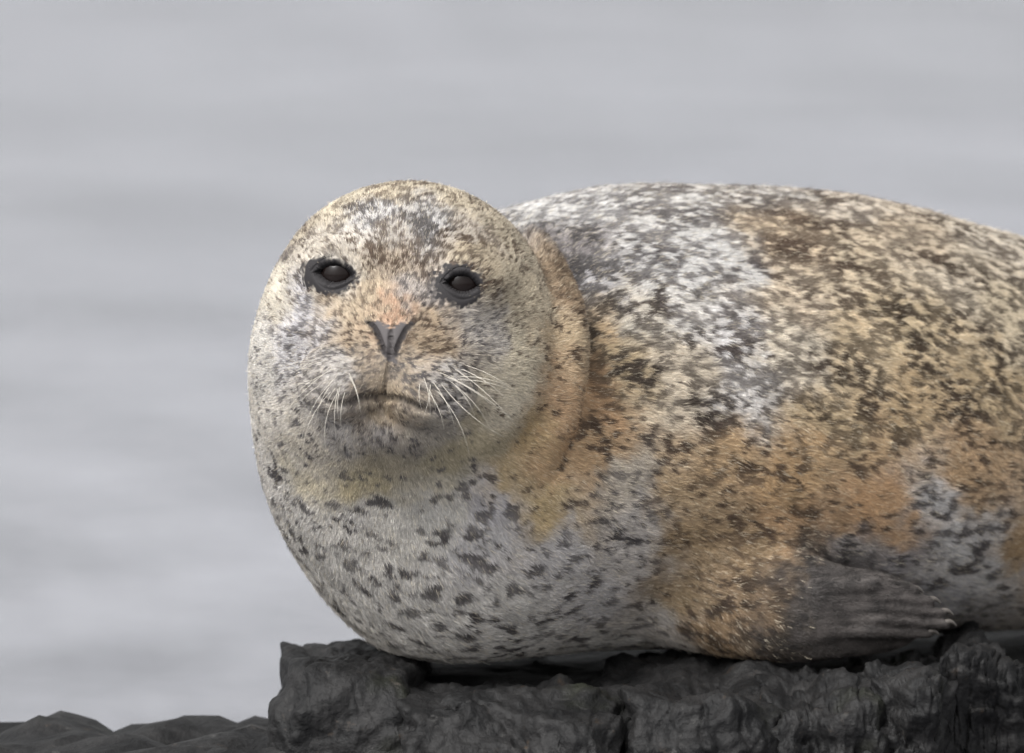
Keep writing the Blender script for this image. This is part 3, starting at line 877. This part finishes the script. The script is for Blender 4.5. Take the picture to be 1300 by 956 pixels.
# ------------------------------------------------------------------ seal: fur
def make_fur(N):
    body_me.calc_loop_triangles()
    nt = len(body_me.loop_triangles)
    T = np.empty(nt * 3, np.int32); body_me.loop_triangles.foreach_get('vertices', T); T = T.reshape(-1, 3)
    VN = np.empty(len(V) * 3); body_me.vertices.foreach_get('normal', VN); VN = VN.reshape(-1, 3)
    A, B, C = V[T[:, 0]], V[T[:, 1]], V[T[:, 2]]
    ar = np.linalg.norm(np.cross(B - A, C - A), axis=1) / 2
    cen = (A + B + C) / 3; nn = VN[T].mean(1)
    # denser where the coat is seen from the shore side, thinner on the far flank and under the belly
    den = np.where(nn @ (-FWD) > -0.25, 1.0, 0.25) * np.where(cen[:, 0] > 0.50, 0.35, 1.0) * np.where(cen[:, 2] < 0.004, 0.1, 1)
    qc = head(cen)
    den *= np.where((qc[:, 1] > 20) & (np.linalg.norm(qc, axis=1) < 300), 2.2, 1.0)
    w = ar * den; w /= w.sum()
    ti = rng.choice(nt, N, p=w)
    r1 = np.sqrt(rng.random(N)); r2 = rng.random(N)
    ba, bb, bc = 1 - r1, r1 * (1 - r2), r1 * r2
    p = A[ti] * ba[:, None] + B[ti] * bb[:, None] + C[ti] * bc[:, None]
    nrm = VN[T[ti, 0]] * ba[:, None] + VN[T[ti, 1]] * bb[:, None] + VN[T[ti, 2]] * bc[:, None]
    nrm /= np.linalg.norm(nrm, axis=1, keepdims=True)
    nose, eye = bare(p)
    q = head(p)
    inside = np.zeros(N, bool)
    for E in EYES: inside |= (np.linalg.norm(p - E['c'], axis=1) < EYE_R + 0.0008)
    dm, _ = poly_dist(q[:, [0, 2]], MOUTH); inm = (dm < 3.4) & (q[:, 1] > 60)
    dph, _ = poly_dist(q[:, [0, 2]], PHIL); inm |= (dph < 1.5) & (q[:, 1] > 100)
    for ln in (NOS_L, NOS_R):
        dn_, _ = poly_dist(q[:, [0, 2]], ln); inm |= (dn_ < 2.0) & (q[:, 1] > 60)
    lidz = np.zeros(N, bool)
    for E in EYES:
        r = p - E['c']; u = r @ E['e'] - E['uc']; v = r @ E['v']
        t = np.clip(np.abs(u) / E['hw'], 0, 1.6)
        al = np.maximum(v - E['up'] * (1 - t ** 2.2), -E['dn'] * (1 - t ** 2.0) - v)
        lidz |= (al < 0.0034) & (np.linalg.norm(r, axis=1) < 0.03)
    keep = (nose < 0.5) & ~inside & ~inm & (rng.random(N) > eye * 0.45) & ~lidz 
    p, nrm, nose, eye, q = p[keep], nrm[keep], nose[keep], eye[keep], q[keep]; N = len(p)
    # lie of the coat: away from the nose on the head, tailward and down on the body
    tip = unhead((0, 205, -20))
    f1 = p - tip; f1 /= np.linalg.norm(f1, axis=1, keepdims=True)
    f1 = f1 + 0.25 * -hb
    f2 = np.array([0.86, 0.22, -0.28]) + 0 * p
    hd = np.linalg.norm(q - np.array([0, 20, -40]), axis=1)
    k = sstep(190, 420, hd)[:, None]
    fl = f1 * (1 - k) + f2 * k
    fl = fl + 0.12 * np.stack([nz(p, 0.03, 0, 21), nz(p, 0.03, 1, 21), nz(p, 0.03, 2, 21)], 1) + 0.10 * np.stack([nz(p, 0.008, 1, 22), nz(p, 0.008, 2, 22), nz(p, 0.008, 0, 22)], 1)
    fl = fl + rng.normal(0, 0.13, (N, 3))
    fl -= nrm * (fl * nrm).sum(1, keepdims=True); fl /= np.linalg.norm(fl, axis=1, keepdims=True)
    dn = np.linalg.norm(q - np.array([0, 200, -30]), axis=1)
    ln = np.interp(dn, [0, 40, 120, 260, 420], [0.0022, 0.0032, 0.0046, 0.0056, 0.0066])
    ln = ln * rng.uniform(0.6, 1.25, N) * (1 - 0.8 * eye)
    fx = P(1030, 0, 0.06)[0]
    fg = sstep(fx - 0.060, fx + 0.030, p[:, 0] + 0.012 * nz(p, 0.03, 0, 15) + rng.normal(0, 0.008, N)) * sstep(0.125, 0.100, p[:, 1]) * sstep(0.086, 0.070, p[:, 2])
    flip = fg > 0.3
    ln = ln * (1 - 0.55 * fg)
    lift = np.interp(dn, [0, 120, 400], [0.34, 0.26, 0.20]) + rng.normal(0, 0.08, N)
    guard = (rng.random(N) < 0.02) & (dn > 110)
    lift = np.where(guard, lift + 0.22, lift); ln = np.where(guard, ln * 1.25, ln)
    lift = lift + 0.06 * fg
    en = np.maximum(*bare(p + fl * ln[:, None])) * (1 - np.maximum(nose, eye))
    ln = ln * (1 - 0.6 * en)
    d0 = fl * np.cos(lift + 0.15)[:, None] + nrm * np.sin(lift + 0.15)[:, None]
    d1 = fl * np.cos(lift - 0.25)[:, None] + nrm * np.sin(lift - 0.25)[:, None]
    d1 = d1 + rng.normal(0, 0.10, (N, 3))
    p0 = p - nrm * 0.0004
    p1 = p0 + d0 * (ln * 0.5)[:, None]
    p2 = p1 + d1 * (ln * 0.5)[:, None]
    pts = np.stack([p0, p1, p2], 1).astype(np.float32)
    rad = np.interp(dn, [0, 120, 400], [0.00011, 0.00014, 0.00018]) * rng.uniform(0.7, 1.3, N)
    R = np.stack([rad, rad * 0.85, rad * 0.15], 1).astype(np.float32)
    c = coat(p)
    c = c * np.clip(1 + rng.normal(0, 0.16, N), 0.5, 1.6)[:, None]
    pale = (rng.random(N) < 0.07) & ~flip
    c[pale] = c[pale] * 0.45 + lin((226, 214, 190)) * 0.55
    c = np.clip(c * 1.08, 0.003, 0.92)
    cv = bpy.data.hair_curves.new('fur')
    cv.add_curves([3] * N)
    cv.position_data.foreach_set('vector', pts.ravel())
    ra = cv.attributes.get('radius') or cv.attributes.new('radius', 'FLOAT', 'POINT')
    ra.data.foreach_set('value', R.ravel())
    ca = cv.attributes.new('coat', 'FLOAT_COLOR', 'CURVE')
    ca.data.foreach_set('color', np.concatenate([c, np.ones((N, 1))], 1).astype(np.float32).ravel())
    m, n, l, b = new_mat('seal_fur')
    at = n.new('ShaderNodeAttribute'); at.attribute_name = 'coat'
    l.new(at.outputs['Color'], b.inputs['Base Color'])
    b.inputs['Roughness'].default_value = 0.5; b.inputs['Specular IOR Level'].default_value = 0.3
    cv.materials.append(m)
    o = bpy.data.objects.new('fur', cv); col.objects.link(o); o.parent = seal
    o['kind'] = 'stuff'
    return o
make_fur(900000)
print('fur', time.time() - _t)
